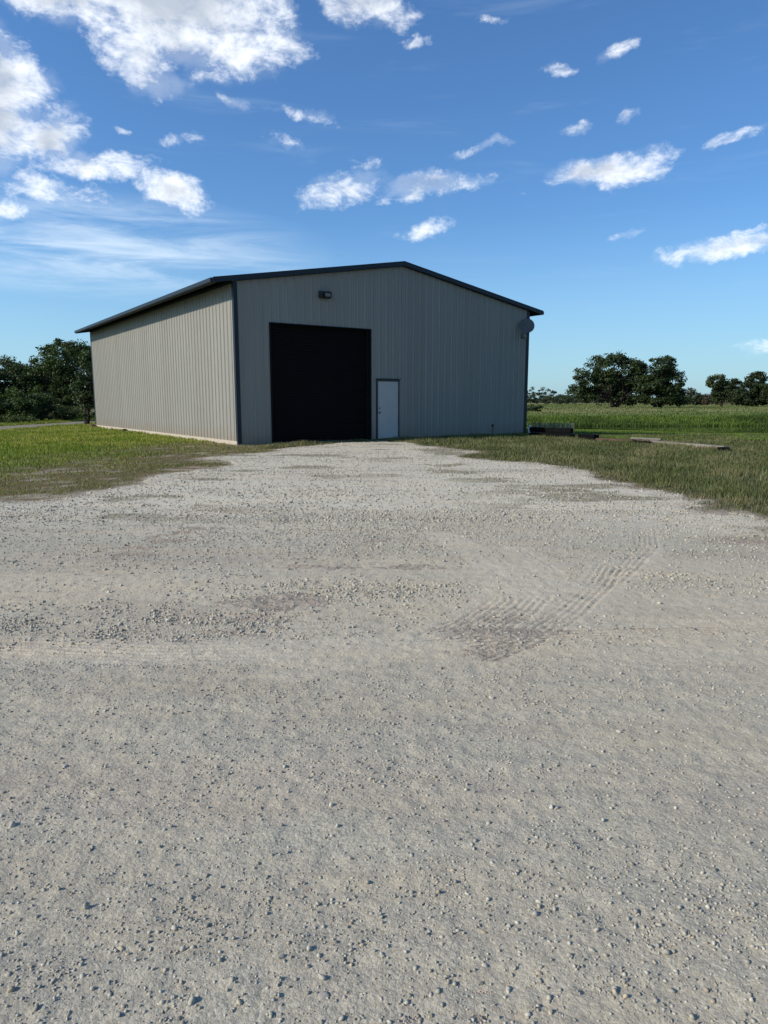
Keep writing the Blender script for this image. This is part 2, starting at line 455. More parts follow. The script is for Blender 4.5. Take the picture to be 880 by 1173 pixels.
def stone_mat():
    m, nt, b = mat_new('limestone_chips')
    z = attr(nt, 'tint'); co = objco(nt)
    n = nt.noise(co, 120, 3, .6)
    nt.put(b.inputs['Base Color'], nt.mix(nt.mapr(n, .3, .7), nt.mix(1.0, z.outputs['Color'], (.8, .8, .8), 'MULTIPLY'), nt.mix(1.0, z.outputs['Color'], (1.15, 1.15, 1.15), 'MULTIPLY')))
    b.inputs['Roughness'].default_value = .9; b.inputs['Specular IOR Level'].default_value = .15
    return m
M_stone = stone_mat()
def water_mat():
    m, nt, b = mat_new('pond_water')
    co = objco(nt)
    b.inputs['Base Color'].default_value = (.012, .018, .010, 1)
    b.inputs['Roughness'].default_value = .02
    b.inputs['IOR'].default_value = 1.33
    mpv = nt.n('ShaderNodeMapping'); nt.put(mpv.inputs[0], co); mpv.inputs['Scale'].default_value = (1, 2.4, 1)
    bump(nt, b, nt.noise(mpv.outputs[0], 3, 3, .5), .01, .01)
    return m
M_water = water_mat()

# ------------------------------------------------------------------ ground sheet
def nonuni(parts):
    out = [parts[0][0]]
    for a, b, st in parts:
        n = max(1, int(round((b - a) / st)))
        out += list(a + (b - a) * (np.arange(1, n + 1) / n))
    return np.array(out)
def grid_mesh(name, xs, ys, zfun, keep=None, col=None, smooth=True):
    X, Y = np.meshgrid(xs, ys)
    x = X.ravel(); y = Y.ravel()
    z = zfun(x, y)
    nx, ny = len(xs), len(ys)
    i = (np.arange(ny - 1)[:, None] * nx + np.arange(nx - 1)[None, :]).ravel()
    F = np.stack([i, i + 1, i + 1 + nx, i + nx], 1)
    if keep is not None:
        k = keep(x, y); F = F[k[F].any(axis=1)]
    used = np.zeros(len(x), bool); used[F.ravel()] = True
    remap = np.cumsum(used) - 1
    F = remap[F]
    V = np.stack([x, y, z], 1)[used]
    c = col(x[used], y[used]) if col else None
    return npmesh(name, V, F.ravel(), 4, smooth, c)

def mixc(a, b, t): return a * (1 - t[:, None]) + b * t[:, None]
C = lambda *v: np.array(v)[None, :]
def ground_col(x, y):
    sd, dry, bare = zone_cols(x, y)
    lush = C(0.085, 0.105, 0.020) * np.ones((len(x), 1))
    right = (x > 0) & (y < 31)
    c = np.where(right[:, None], C(0.080, 0.092, 0.036), lush)
    fieldm = sstep(58, 66, y)
    tanf = fbm(x, y, .03, 4, 41)
    fc = mixc(C(0.135, 0.150, 0.052), C(0.215, 0.185, 0.095), sstep(.42, .6, tanf))
    c = mixc(c, fc, fieldm)
    c = mixc(c, C(0.150, 0.115, 0.062), dry * .8)
    c = mixc(c, C(0.37, 0.315, 0.25), np.clip(bare, 0, 1))
    t = np.where((x < -2) & (y > 5), sstep(-.5, .25, track_sd(x, y) + (fbm(x, y, .8, 3, 44) - .5) * .8), 0)
    c = mixc(c, C(0.27, 0.24, 0.195), t * .9)
    a, b = bld_local(x, y)
    strip = (1 - sstep(.15, .6, np.abs(np.clip(-a, 0, None)) + (fbm(x, y, 2, 2, 45) - .5) * .4)) * (b > -1) * (b < BL + 1) * (a < .2)
    c = mixc(c, C(0.34, 0.26, 0.19), np.clip(strip, 0, 1) * .7)
    return c
xs = nonuni([(-4000, -400, 300), (-400, -80, 20), (-80, -26, 2), (-26, 34, .2), (34, 90, 1.5), (90, 400, 20), (400, 4000, 300)])
ys = nonuni([(-400, -20, 40), (-20, 6, 2), (6, 66, .2), (66, 110, 1.5), (110, 400, 10), (400, 5000, 250)])
g = link('ground', grid_mesh('ground', xs, ys, terrain_z, None, ground_col), M_ground)
tag(g, kind='structure')

# gravel yard and road: a finer sheet a little above the soil, with real ruts, ridges and tread marks
def tread(x, y, pts, width, pitch, ang):
    h = np.zeros_like(x)
    P = np.array(pts, float)
    best = np.full(x.shape, 1e9); bs = np.zeros_like(x); acc = 0
    for i in range(len(P) - 1):
        e = P[i + 1] - P[i]; L = np.hypot(*e)
        t = np.clip(((x - P[i, 0]) * e[0] + (y - P[i, 1]) * e[1]) / L ** 2, 0, 1)
        dx = x - P[i, 0] - t * e[0]; dy = y - P[i, 1] - t * e[1]
        d = np.hypot(dx, dy); side = np.sign(e[0] * (y - P[i, 1]) - e[1] * (x - P[i, 0])) * d
        m = d < best; best = np.where(m, d, best); bs = np.where(m, side, bs)
    m = 1 - sstep(width * .8, width, best)
    ridg = np.sin(bs / pitch * 2 * math.pi) * .5 + .5
    ridg = ridg ** 1.5
    return m, ridg
def gxy(px, py):
    d = px_dir(px, py); t = -CAM_H / d.z
    return (d.x * t, d.y * t)
TR = [([gxy(*q) for q in pp], w) for pp, w in (
    ([(505, 615), (550, 638), (580, 662), (574, 690), (528, 718), (440, 748), (330, 770)], .12),
    ([(590, 632), (622, 652), (626, 676), (600, 700), (560, 722), (500, 742)], .12),
    ([(700, 650), (688, 672), (655, 702), (600, 735), (520, 765)], .13),
    ([(740, 600), (742, 628), (700, 668), (640, 690)], .12),
    ([(0, 742), (180, 752), (420, 745), (660, 728), (880, 722)], .13))]
def swept(x, y):
    # bands of dust smoothed by turning wheels
    m = np.zeros_like(x)
    sel = (y > 2.5) & (y < 9)
    if sel.any():
        a, b = x[sel], y[sel]; k = np.zeros_like(a)
        for pts, w in TR:
            q, _ = tread(a, b, pts, w * 1.6, .05, 0); k = np.maximum(k, q)
        m[sel] = k * sstep(.25, .5, fbm(a, b, 1.0, 3, 77))
    return m
def gravel_z(x, y):
    sd = lot_sd(x, y)
    z = 0.014 + (fbm(x * .5, y * 1.7, 1.1, 4, 51) - .5) * .034 * (1 - .4 * sstep(8, 14, y))
    z += (fbm(x * .35, y * 2.2, 3.2, 4, 52, .6) - .5) * .015
    z += (fbm(x, y, 14, 4, 53, .7) - .5) * .014
    z += (vnoise(x * 44, y * 44, 59) - .5) * .0035
    for pts, w in TR:
        m, rg = tread(x, y, pts, w, .050, 0)
        z += m * (rg * .0095 - .0070) * sstep(.32, .52, fbm(x, y, .9, 3, 57))
    z += (fbm(x * .12, y, 13, 3, 58, .6) - .5) * .006 * (1 - sstep(6, 9, y))
    edge = sstep(-.25, .25, sd)
    return z * edge - (1 - edge) * .06 - .0
def sandy(x, y):
    """how sandy and stoneless the surface is: bands that run with the road"""
    band = 1.15 * sstep(3.2, 3.8, y) * (1 - sstep(5.4, 6.6, y + (fbm(x, y, .5, 3, 62) - .5) * 2))
    n = fbm(x * .45, y * 1.5, .9, 4, 61)
    return np.clip(band * .75 + (n - .5) * 1.4, 0, 1)
def gravel_col(x, y):
    s = sandy(x, y)
    far = sstep(6.2, 9.5, y + (fbm(x, y, .5, 3, 63) - .5) * 2.5)
    near = 1 - sstep(3.2, 3.9, y)
    grey = C(0.405, 0.371, 0.290)
    white = C(0.545, 0.502, 0.398)
    tan = C(0.475, 0.420, 0.318)
    c = mixc(grey * np.ones((len(x), 1)), white, far)
    c = mixc(c, tan, s * (1 - far * .6) * (1 - near * .55))
    pink = sstep(.56, .72, fbm(x, y * 1.6, .8, 4, 66)) * .5
    c = mixc(c, C(0.43, 0.365, 0.29), pink * .6)
    dark = sstep(.55, .75, fbm(x * .5, y * 2.2, 1.2, 4, 67)) * .35
    c = mixc(c, C(0.34, 0.305, 0.245), dark)
    c = mixc(c, C(0.520, 0.465, 0.360), swept(x, y) * .4)
    # earth and dead weeds creep in along the edge
    sd = lot_sd(x, y)
    e = (1 - sstep(.0, .55, sd + (fbm(x, y, 3, 3, 68) - .5) * .6)) * sstep(6, 9, y)
    c = mixc(c, C(0.30, 0.245, 0.185), e * .5)
    weeds = sstep(.63, .72, fbm(x * .6, y * 1.1, 1.1, 4, 69)) * (1 - sstep(1.5, 5, sd)) * sstep(6, 8, y)
    c = mixc(c, C(0.16, 0.14, 0.085), weeds * .7)
    return c
ysg = [0.3]
while ysg[-1] < 25.6: ysg.append(ysg[-1] + max(.011, ysg[-1] * .0042))
ysg = np.concatenate([np.arange(-12, 0.3, .5), np.array(ysg)])
xg = [0.0]
while xg[-1] < 90: xg.append(xg[-1] + (0.014 if xg[-1] < 2.4 else 0.014 + (xg[-1] - 2.4) * .012))
xg = np.array(xg); xg = np.concatenate([-xg[:0:-1], xg])
gr = link('gravel_road', grid_mesh('gravel_road', xg, ysg, gravel_z, lambda x, y: poly_sd(LOT, x, y) > -2.2, gravel_col), M_gravel)
tag(gr, kind='structure')

# loose stones lying on the gravel
ico = bmesh.new(); bmesh.ops.create_icosphere(ico, subdivisions=1, radius=1)
IV = np.array([v.co[:] for v in ico.verts]); IF = np.array([[v.index for v in f.verts] for f in ico.faces]); ico.free()
ico = bmesh.new(); bmesh.ops.create_icosphere(ico, subdivisions=2, radius=1)
IV2 = np.array([v.co[:] for v in ico.verts]); IF2 = np.array([[v.index for v in f.verts] for f in ico.faces]); ico.free()
OV_ = np.array([[1, 0, 0], [-1, 0, 0], [0, 1, 0], [0, -1, 0], [0, 0, 1], [0, 0, -1]], float)
OF_ = np.array([[0, 2, 4], [2, 1, 4], [1, 3, 4], [3, 0, 4], [2, 0, 5], [1, 2, 5], [3, 1, 5], [0, 3, 5]])
def stones_mesh(name, x, y, r, IVx, IFx, rough):
    n = len(x); nv = len(IVx)
    P = np.repeat(IVx[None], n, 0) * (1 + rng.normal(0, rough, (n, nv, 1)))
    # flatten against a few random planes so the chips have facets
    for _ in range(7):
        d = rng.normal(size=(n, 1, 3)); d /= np.linalg.norm(d, axis=2, keepdims=True)
        t = (P * d).sum(2, keepdims=True); lim = rng.uniform(.30, .80, (n, 1, 1))
        P = P - d * np.clip(t - lim, 0, None)
    P = P * rng.uniform(.7, 1.3, (n, 1, 3)); P[:, :, 2] *= .78
    P /= np.linalg.norm(P, axis=2).mean(1)[:, None, None]
    a = rng.uniform(0, 2 * np.pi, n); ca, sa = np.cos(a)[:, None], np.sin(a)[:, None]
    X = P[:, :, 0] * ca - P[:, :, 1] * sa; Y = P[:, :, 0] * sa + P[:, :, 1] * ca
    P = np.stack([X, Y, P[:, :, 2]], 2) * r[:, None, None]
    z = gravel_z(x, y) + r * rng.uniform(-.1, .4, n)
    P += np.stack([x, y, z], 1)[:, None, :]
    F = (IFx[None] + (np.arange(n) * nv)[:, None, None]).reshape(-1)
    base = np.array([0.435, 0.400, 0.322]) * rng.uniform(.68, 1.12, (n, 1))
    warm = rng.random(n)[:, None]
    base = np.where(warm > .9, base * np.array([1.0, .91, .80]), base)
    base = np.where(warm < .1, base * np.array([.68, .68, .7]), base)
    c = np.repeat(base[:, None], nv, 1).reshape(-1, 3)
    return npmesh(name, P.reshape(-1, 3), F, 3, False, c)
def stone_density(x, y):
    s = sandy(x, y)
    cl = sstep(.42, .66, fbm(x * .55, y * 1.3, 1.4, 4, 71))
    cl2 = sstep(.45, .7, fbm(x, y, 6, 3, 72))
    patch = np.exp(-(((x + 1.9) / 1.35) ** 2 + ((y - 4.3 - .12 * x) / .42) ** 2) ** 1) * 2.2 * (.15 + cl2) + np.exp(-(((x + .1) / .9) ** 2 + ((y - 5.05) / .22) ** 2)) * 1.4
    patch += np.exp(-(((x - 2.2) / .8) ** 2 + ((y - 5.3) / .3) ** 2)) * 1.0 + np.exp(-(((x - .1) / 1.7) ** 2 + ((y - 7.6) / 1.1) ** 2)) * .8
    d = (.24 + .55 * cl * (.25 + .75 * cl2)) * (1 - .88 * np.clip(s * 1.25, 0, 1)) + patch * .75
    far = sstep(6.5, 9, y)
    return np.clip(d * (1 + .6 * far) * (1 - .85 * swept(x, y)), 0, 2) / 2
def scatter(n, y0, y1, p, margin=.7, extra=1.2):
    """random ground points, thinner with distance"""
    u = rng.random(n)
    q = 2 - p
    y = (y0 ** q + u * (y1 ** q - y0 ** q)) ** (1 / q)
    x = (rng.random(n) * 2 - 1) * (margin * y + extra)
    return x, y
def stones(n, y0, y1, p, rmin, rmax, k):
    x, y = scatter(n * 3, y0, y1, p)
    keep = (rng.random(len(x)) < stone_density(x, y)) & (lot_sd(x, y) > -.1)
    x, y = x[keep][:n], y[keep][:n]
    u = rng.random(len(x))
    r = rmin * (1 - u * (1 - (rmin / rmax) ** k)) ** (-1 / k)
    return x, y, r
sets = [stones(42000, .9, 4.4, 1.05, .0030, .0078, 3.0), stones(36000, 3.8, 9, 1.1, .0058, .015, 2.7)]
xx_, yy_, rr_ = (np.concatenate(q) for q in zip(*sets))
st = link('gravel_stones', stones_mesh('gravel_stones', xx_, yy_, rr_, IV, IF, .10), M_stone)
tag(st, 'pale crushed limestone chips scattered over the near road', 'gravel', kind='stuff')
sets = [stones(100000, .9, 4.2, 1.2, .0013, .0032, 3), stones(70000, 3.5, 9, 1.1, .0036, .008, 3), stones(90000, 8, 25, 1.0, .0085, .026, 2.8)]
xx_, yy_, rr_ = (np.concatenate(q) for q in zip(*sets))
st = link('gravel_grit', stones_mesh('gravel_grit', xx_, yy_, rr_, OV_, OF_, .22), M_stone)
tag(st, 'fine grit between the chips and the rough white gravel of the yard', 'gravel', kind='stuff')
xd, yd, rd = stones(170, 1.0, 5.5, 1.0, .0070, .0120, 2.8)
st2 = link('loose_rocks', stones_mesh('loose_rocks', xd, yd, rd, IV2, IF2, .05), M_stone)
tag(st2, 'larger loose limestone lumps strewn across the near road', 'gravel', kind='stuff')

# ------------------------------------------------------------------ grass
def blades(name, x, y, h, w, cols, lean=.45, zf=terrain_z):
    n = len(x)
    z = zf(x, y) - .01
    a = rng.uniform(0, 2 * np.pi, n); b = rng.uniform(0, 2 * np.pi, n)
    L = h * lean * rng.random(n)
    dx, dy = np.cos(a) * w * .5, np.sin(a) * w * .5
    mx, my = np.cos(b) * L * .35, np.sin(b) * L * .35
    tx, ty = np.cos(b) * L, np.sin(b) * L
    V = np.empty((n, 5, 3))
    V[:, 0] = np.stack([x - dx, y - dy, z], 1); V[:, 1] = np.stack([x + dx, y + dy, z], 1)
    V[:, 2] = np.stack([x + dx * .75 + mx, y + dy * .75 + my, z + h * .6], 1); V[:, 3] = np.stack([x - dx * .75 + mx, y - dy * .75 + my, z + h * .6], 1)
    V[:, 4] = np.stack([x + tx, y + ty, z + h], 1)
    i = np.arange(n)[:, None] * 5
    F = np.concatenate([i + np.array([[0, 1, 2]]), i + np.array([[0, 2, 3]]), i + np.array([[3, 2, 4]])], 1).reshape(-1)
    c = np.repeat(cols[:, None], 5, 1).reshape(-1, 3)
    return npmesh(name, V.reshape(-1, 3), F, 3, False, c)
def jitter(c, s=.25):
    return np.clip(c * (1 + rng.normal(0, s, (len(c), 1))) * (1 + rng.normal(0, .08, (len(c), 3))), .005, .6)
def ok(x, y): return ~in_building(x, y, .03)
# left lawn
x, y = scatter(520000, 9, 62, 1.15, .62, 1)
sd, dry, bare = zone_cols(x, y)
clump = fbm(x, y, 1.7, 4, 81)
m = (x < 1.0) & (sd < .25) & ok(x, y) & (y < 62) & (track_sd(x, y) < -.1 + (clump - .5)) & (rng.random(len(x)) < (1 - .93 * bare) * (.35 + .65 * (1 - dry)) * (.35 + 1.3 * sstep(.3, .6, clump)))
la, lb = bld_local(x, y)
m &= ~((lb > 0) & (la > BW))
x, y, dry, clump = x[m], y[m], dry[m], clump[m]
gl = mixc(C(0.175, 0.215, 0.030) * np.ones((len(x), 1)), C(0.265, 0.270, 0.055), sstep(.45, .65, fbm(x, y, .8, 3, 82)))
gl = mixc(gl, C(0.225, 0.185, 0.105), np.clip(dry * 1.0 * rng.random(len(x)) * 1.9, 0, 1))
h = rng.uniform(.03, .085, len(x)) * (.7 + .6 * clump) * (1 - .45 * dry) * (1 + y * .012)
gobj = link('lawn_grass', blades('lawn_grass', x, y, h, .006 + y * .00075, jitter(gl)), M_grass)
tag(gobj, 'bright short green grass left of the shed, browning towards the gravel', 'grass', kind='stuff')
# right verge, longer and duller
x, y = scatter(520000, 6.5, 31, 1.05, .66, 1)
sd, dry, bare = zone_cols(x, y)
clump = fbm(x, y, 1.5, 4, 83)
m = (x > -3.5) & ((x > -0.2) | (y > 21)) & (sd < .18) & ok(x, y) & (rng.random(len(x)) < (1 - .9 * bare) * (.2 + 1.4 * sstep(.3, .62, clump)))
x, y, dry, clump, sd = x[m], y[m], dry[m], clump[m], sd[m]
gl = mixc(C(0.092, 0.112, 0.034) * np.ones((len(x), 1)), C(0.180, 0.175, 0.078), sstep(.4, .68, fbm(x, y, .9, 4, 84)))
gl = mixc(gl, C(0.20, 0.165, 0.095), np.clip((dry * .8 + .25) * rng.random(len(x)), 0, 1))
h = rng.uniform(.05, .16, len(x)) * (.5 + .9 * clump) * (.45 + .55 * sstep(0, 1.0, -sd))
gobj = link('verge_grass', blades('verge_grass', x, y, h, .006 + y * .0006, jitter(gl), .6), M_grass)
tag(gobj, 'dull olive uncut grass between the gravel, the shed front and the timbers', 'grass', kind='stuff')
# lush slope down to the pond
x, y = scatter(230000, 25, 57, 0.9, .66, 1)
m = (x > 3) & ok(x, y) & (y < near_shore(x) + .4)
la, lb = bld_local(x, y)
tl = 26.5 - (x - 6) * .55
m &= (y > tl) & (la > BW - 6)
x, y = x[m], y[m]
cl = fbm(x, y, .35, 4, 86)
gl = mixc(C(0.085, 0.135, 0.018) * np.ones((len(x), 1)), C(0.130, 0.190, 0.026), sstep(.4, .6, cl))
ramp = sstep(0, 4, y - (26.5 - (x - 6) * .55))
h = rng.uniform(.05, .13, len(x)) * (.4 + 1.2 * cl) * (1 - .5 * sstep(36, 43, y))
gobj = link('pond_grass', blades('pond_grass', x, y, h, .035 + y * 0, jitter(gl, .2)), M_grass)
tag(gobj, 'lush bright green grass sloping from the timbers down to the pond', 'grass', kind='stuff')
# reeds on the far bank
n = 90000
x = rng.uniform(6, 95, n) ** 1.0; y = far_shore(x) - .5 + rng.random(n) ** 1.2 * 7.5
cl = fbm(x, y, .35, 4, 88)
hh = (rng.uniform(.16, .46, n) * (.1 + 1.7 * fbm(x, y, .22, 4, 89))) * (1 - .8 * sstep(2.5, 6, y - far_shore(x)))
gl = mixc(C(0.050, 0.088, 0.012) * np.ones((n, 1)), C(0.110, 0.165, 0.026), sstep(.35, .65, cl))
gobj = link('bank_reeds', blades('bank_reeds', x, y, hh, np.full(n, .05), jitter(gl, .30), .35), M_grass)
tag(gobj, 'tall dark green reeds and grass along the far bank of the pond', 'reeds', kind='stuff')
# open field beyond
n = 130000
x, y = scatter(n, 62, 330, 1.35, .62, 5)
m = (x > -30); x, y = x[m], y[m]
cl = fbm(x, y, .05, 4, 90); cl2 = fbm(x, y, .4, 3, 91)
gl = mixc(C(0.125, 0.160, 0.045) * np.ones((len(x), 1)), C(0.225, 0.215, 0.100), sstep(.35, .65, cl) * sstep(66, 90, y))
gl = mixc(gl, C(0.085, 0.125, 0.03), sstep(.5, .7, cl2) * .8)
h = rng.uniform(.05, .14, len(x)) * (.4 + 1.2 * cl2) * (1 + y * .003)
gobj = link('field_grass', blades('field_grass', x, y, h, .04 + y * .0011, jitter(gl, .12), .7), M_grass)
tag(gobj, 'pale green and straw coloured pasture stretching to the far trees', 'grass', kind='stuff')
# stray weeds in the gravel
x, y = scatter(60000, 6, 24, 1.0, .6, 0)
sd = lot_sd(x, y)
wd = fbm(x * .6, y * 1.1, 1.1, 4, 69)
m = (sd > 0) & (sd < 5) & (wd > .640) & (rng.random(len(x)) < .8 * (1 - sstep(1.5, 5, sd)))
x, y = x[m], y[m]
gl = mixc(C(0.085, 0.095, 0.03) * np.ones((len(x), 1)), C(0.20, 0.17, 0.10), rng.random(len(x)))
gobj = link('gravel_weeds', blades('gravel_weeds', x, y, rng.uniform(.01, .04, len(x)), .005 + y * .0006, jitter(gl), .9, gravel_z), M_grass)
tag(gobj, 'low straggling weeds growing through the edge of the gravel', 'weeds', kind='stuff')

# ------------------------------------------------------------------ pond
px_ = np.linspace(6, 100, 95)
Vw = []; 
for xx in px_:
    a = float(near_shore(np.array([xx]))[0]) - 1.5; b = float(far_shore(np.array([xx]))[0]) + 1.0
    Vw += [(xx, a, WATER_Z), (xx, b, WATER_Z)]
Fw = []
for i in range(len(px_) - 1): Fw += [2 * i, 2 * i + 2, 2 * i + 3, 2 * i + 1]
w = link('pond_water', npmesh('pond_water', np.array(Vw), np.array(Fw), 4), M_water)
tag(w, kind='structure')

# ------------------------------------------------------------------ the shed
shed = empty('metal_shed', (B0[0], B0[1], 0), YAW)
tag(shed, 'large beige ribbed metal shed with dark trim, black roll door and white side door', 'metal building')
def rib_profile(length, openings=()):
    """x positions and outward offsets of ribbed sheet along a wall; openings = x edges to snap to"""
    pts = []
    p = 0.3048
    k = 0
    while k * p < length + p:
        c = k * p
        pts += [(c - .042, 0), (c - .018, .030), (c + .018, .030), (c + .042, 0)]
        for q in (.115, .19):
            pts += [(c + q - .014, 0), (c + q - .005, .0055), (c + q + .005, .0055), (c + q + .014, 0)]
        k += 1
    pts = [q for q in pts if 0.0 < q[0] < length]
    pts = [(0, 0)] + pts + [(length, 0)]
    for e in openings:
        for i in range(len(pts) - 1):
            if pts[i][0] < e < pts[i + 1][0]:
                f = (e - pts[i][0]) / (pts[i + 1][0] - pts[i][0])
                pts.insert(i + 1, (e, pts[i][1] + f * (pts[i + 1][1] - pts[i][1]))); break
    return pts
def ribbed_wall(name, length, top, opens, place, z0=.0):
    """opens: (x0, x1, ztop); place(x, off, z) -> local point"""
    pts = rib_profile(length, [e for o in opens for e in o[:2]])
    extra = [BW / 2] if length == BW else []
    bm = bmesh.new()
    for (xa, oa), (xb, ob) in zip(pts[:-1], pts[1:]):
        zb = z0
        xm = (xa + xb) / 2
        for o in opens:
            if o[0] < xm < o[1]: zb = o[2]
        vs = [bm.verts.new(place(xa, oa, zb)), bm.verts.new(place(xb, ob, zb)), bm.verts.new(place(xb, ob, top(xb))), bm.verts.new(place(xa, oa, top(xa)))]
        bm.faces.new(vs)
    return bmobj(name, bm, M_wall, shed)
gable = lambda x: BH + BRISE * (1 - abs(x - BW / 2) / (BW / 2))
DX0, DX1, DZ = 1.20, 5.08, 3.90
WX0, WX1, WZ = 5.34, 6.36, 2.18
Z0 = .10
ribbed_wall('front_wall', BW, gable, [(DX0, DX1, DZ), (WX0, WX1, WZ)], lambda x, o, z: (x, -o, z), .03)
ribbed_wall('side_wall', BL, lambda x: BH, [], lambda x, o, z: (-o, x, z), Z0)
ribbed_wall('side_wall', BL, lambda x: BH, [], lambda x, o, z: (BW + o, x, z), Z0)
ribbed_wall('rear_wall', BW, gable, [], lambda x, o, z: (x, BL + o, z), Z0)
# concrete slab edge
bm = bmesh.new()
add_box(bm, .012, DX0 - .0, .012, .2, -.15, .04)
add_box(bm, -.06, .0, -.0, BL + .05, -.15, .13, .008)
add_box(bm, BW, BW + .06, .0, BL + .05, -.15, .13, .008)
add_box(bm, .06, BW - .06, .12, BL - .01, -.15, .035)
bmobj('foundation', bm, M_conc, shed)
# corner trims
def corner(x, y, sxn, syn):
    bm = bmesh.new()
    w_ = .13; t = .006; g_ = .034
    xo = x + sxn * g_; yo = y + syn * g_
    # two legs of an L that wraps the corner, just proud of the ribs
    add_box(bm, min(xo, xo - sxn * w_), max(xo, xo - sxn * w_), min(yo, yo + syn * t), max(yo, yo + syn * t), .05, BH - .06)
    add_box(bm, min(xo, xo + sxn * t), max(xo, xo + sxn * t), min(yo + syn * t, yo - syn * w_), max(yo + syn * t, yo - syn * w_), .05, BH - .06)
    bmobj('corner_trim', bm, M_trim, shed)
for a, b, c, d in ((0, 0, -1, -1), (BW, 0, 1, -1), (0, BL, -1, 1), (BW, BL, 1, 1)): corner(a, b, c, d)
# roof: two slopes with overhang
OV = .71; FO = .12; RT = 6.335; SL = BRISE / (BW / 2)
def roof_z(x): return RT - SL * abs(x - BW / 2)
bm = bmesh.new()
nr = int((BL + 2 * FO) / .3048)
for sgn in (-1, 1):
    xe = BW / 2 + sgn * (BW / 2 + OV)
    # ribbed top skin
    prof = []
    yy = -FO
    while yy < BL + FO - .05:
        prof += [(yy, 0), (yy + .11, 0), (yy + .13, .03), (yy + .165, .03), (yy + .185, 0)]; yy += .3048
    prof.append((BL + FO, 0))
    for (ya_, oa), (yb_, ob) in zip(prof[:-1], prof[1:]):
        bm.faces.new([bm.verts.new((BW / 2, ya_, RT + oa)), bm.verts.new((BW / 2, yb_, RT + ob)), bm.verts.new((xe, yb_, roof_z(xe) + ob)), bm.verts.new((xe, ya_, roof_z(xe) + oa))])
    # underside
    q = .03
    bm.faces.new([bm.verts.new((BW / 2, -FO, RT - q)), bm.verts.new((BW / 2, BL + FO, RT - q)), bm.verts.new((xe, BL + FO, roof_z(xe) - q)), bm.verts.new((xe, -FO, roof_z(xe) - q))])
bmobj('roof', bm, M_roof, shed)
def prism(bm, poly, y0, y1):
    a = [bm.verts.new((x, y0, z)) for x, z in poly]; b = [bm.verts.new((x, y1, z)) for x, z in poly]
    n = len(poly)
    bm.faces.new(a); bm.faces.new(b[::-1])
    for i in range(n): bm.faces.new((a[i], b[i], b[(i + 1) % n], a[(i + 1) % n]))
for yb0, yb1 in ((-FO - .035, -FO - .003), (BL + FO + .003, BL + FO + .035)):
    for sgn in (-1, 1):
        bm = bmesh.new()
        xe = BW / 2 + sgn * (BW / 2 + OV + .01)
        xr = BW / 2 + sgn * .0005
        up = .035; dn = .125
        prism(bm, [(xr, RT + up), (xe, roof_z(xe) + up), (xe, roof_z(xe) - dn), (xr, RT - dn)], yb0, yb1)
        bmobj('rake_trim', bm, M_trim, shed)
# closing strip between gable wall and roof, front and rear
for sgn in (-1, 1):
    xe = BW / 2 + sgn * (BW / 2)
    xr = BW / 2 + sgn * .0005
    for ya_, yb_ in ((-.10, -.034), (BL + .034, BL + .10)):
        bm = bmesh.new()
        prism(bm, [(xr, RT - .033), (xe, roof_z(xe) - .033), (xe, roof_z(xe) - .14), (xr, RT - .14)], ya_, yb_)
        bmobj('gable_flashing', bm, M_trim, shed)
for sgn in (-1, 1):
    bm = bmesh.new()
    xe = BW / 2 + sgn * (BW / 2 + OV)
    x0_, x1_ = sorted((xe + sgn * .004, xe + sgn * .09))
    add_box(bm, x0_, x1_, -FO, BL + FO, roof_z(xe) - .115, roof_z(xe) + .012, .012)
    bmobj('gutter', bm, M_trim, shed)
    # purlins / soffit framing under the overhang
    bm = bmesh.new()
    xa_, xb_ = sorted((xe - sgn * .05, xe - sgn * .11))
    add_box(bm, xa_, xb_, -FO + .02, BL + FO - .02, roof_z(xe) - .11, roof_z(xe) - .04)
    bmobj('eave_purlin', bm, M_roof, shed)
# small square steel block to close the top of each side wall
for xw0, xw1 in ((-.07, -.034), (BW + .034, BW + .07)):
    bm = bmesh.new(); add_box(bm, xw0, xw1, .13, BL - .13, BH - .10, BH - .02); bmobj('eave_trim', bm, M_trim, shed)
# roll-up door with slats, set back in its opening
RD = .16
bm = bmesh.new()
z = .03; pitch = .095
ring = []
while z < DZ:
    zt = min(z + pitch, DZ)
    for (zz, oo) in ((z, 0), (z + .02, -.016), (z + .06, -.02), (zt - .012, -.004)):
        ring.append((min(zz, DZ), oo))
    z += pitch
pv = None
for zz, oo in ring:
    cv = (bm.verts.new((DX0, RD + oo, zz)), bm.verts.new((DX1, RD + oo, zz)))
    if pv: bm.faces.new((pv[0], pv[1], cv[1], cv[0]))
    pv = cv
rdoor = bmobj('roll_up_door', bm, M_door_black, shed)
bm = bmesh.new(); add_box(bm, DX0 + .09, DX1 - .09, RD - .06, RD - .022, .035, .12, .006); bmobj('bottom_bar', bm, M_door_black, rdoor)
for xx in (DX0, DX1):
    bm = bmesh.new()
    s_ = 1 if xx == DX0 else -1
    a_, b_ = sorted((xx + s_ * .004, xx + s_ * .08))
    add_box(bm, a_, b_, RD - .09, RD - .021, .035, DZ - .005, .004)
    bmobj('door_guide', bm, M_reveal, rdoor)
bm = bmesh.new()
add_box(bm, DX0 - .03, DX0 + .0, -.036, RD, .03, DZ + .03)
add_box(bm, DX1 - .0, DX1 + .03, -.036, RD, .03, DZ + .03)
add_box(bm, DX0, DX1, -.036, RD, DZ, DZ + .03)
bmobj('door_surround', bm, M_reveal, shed)
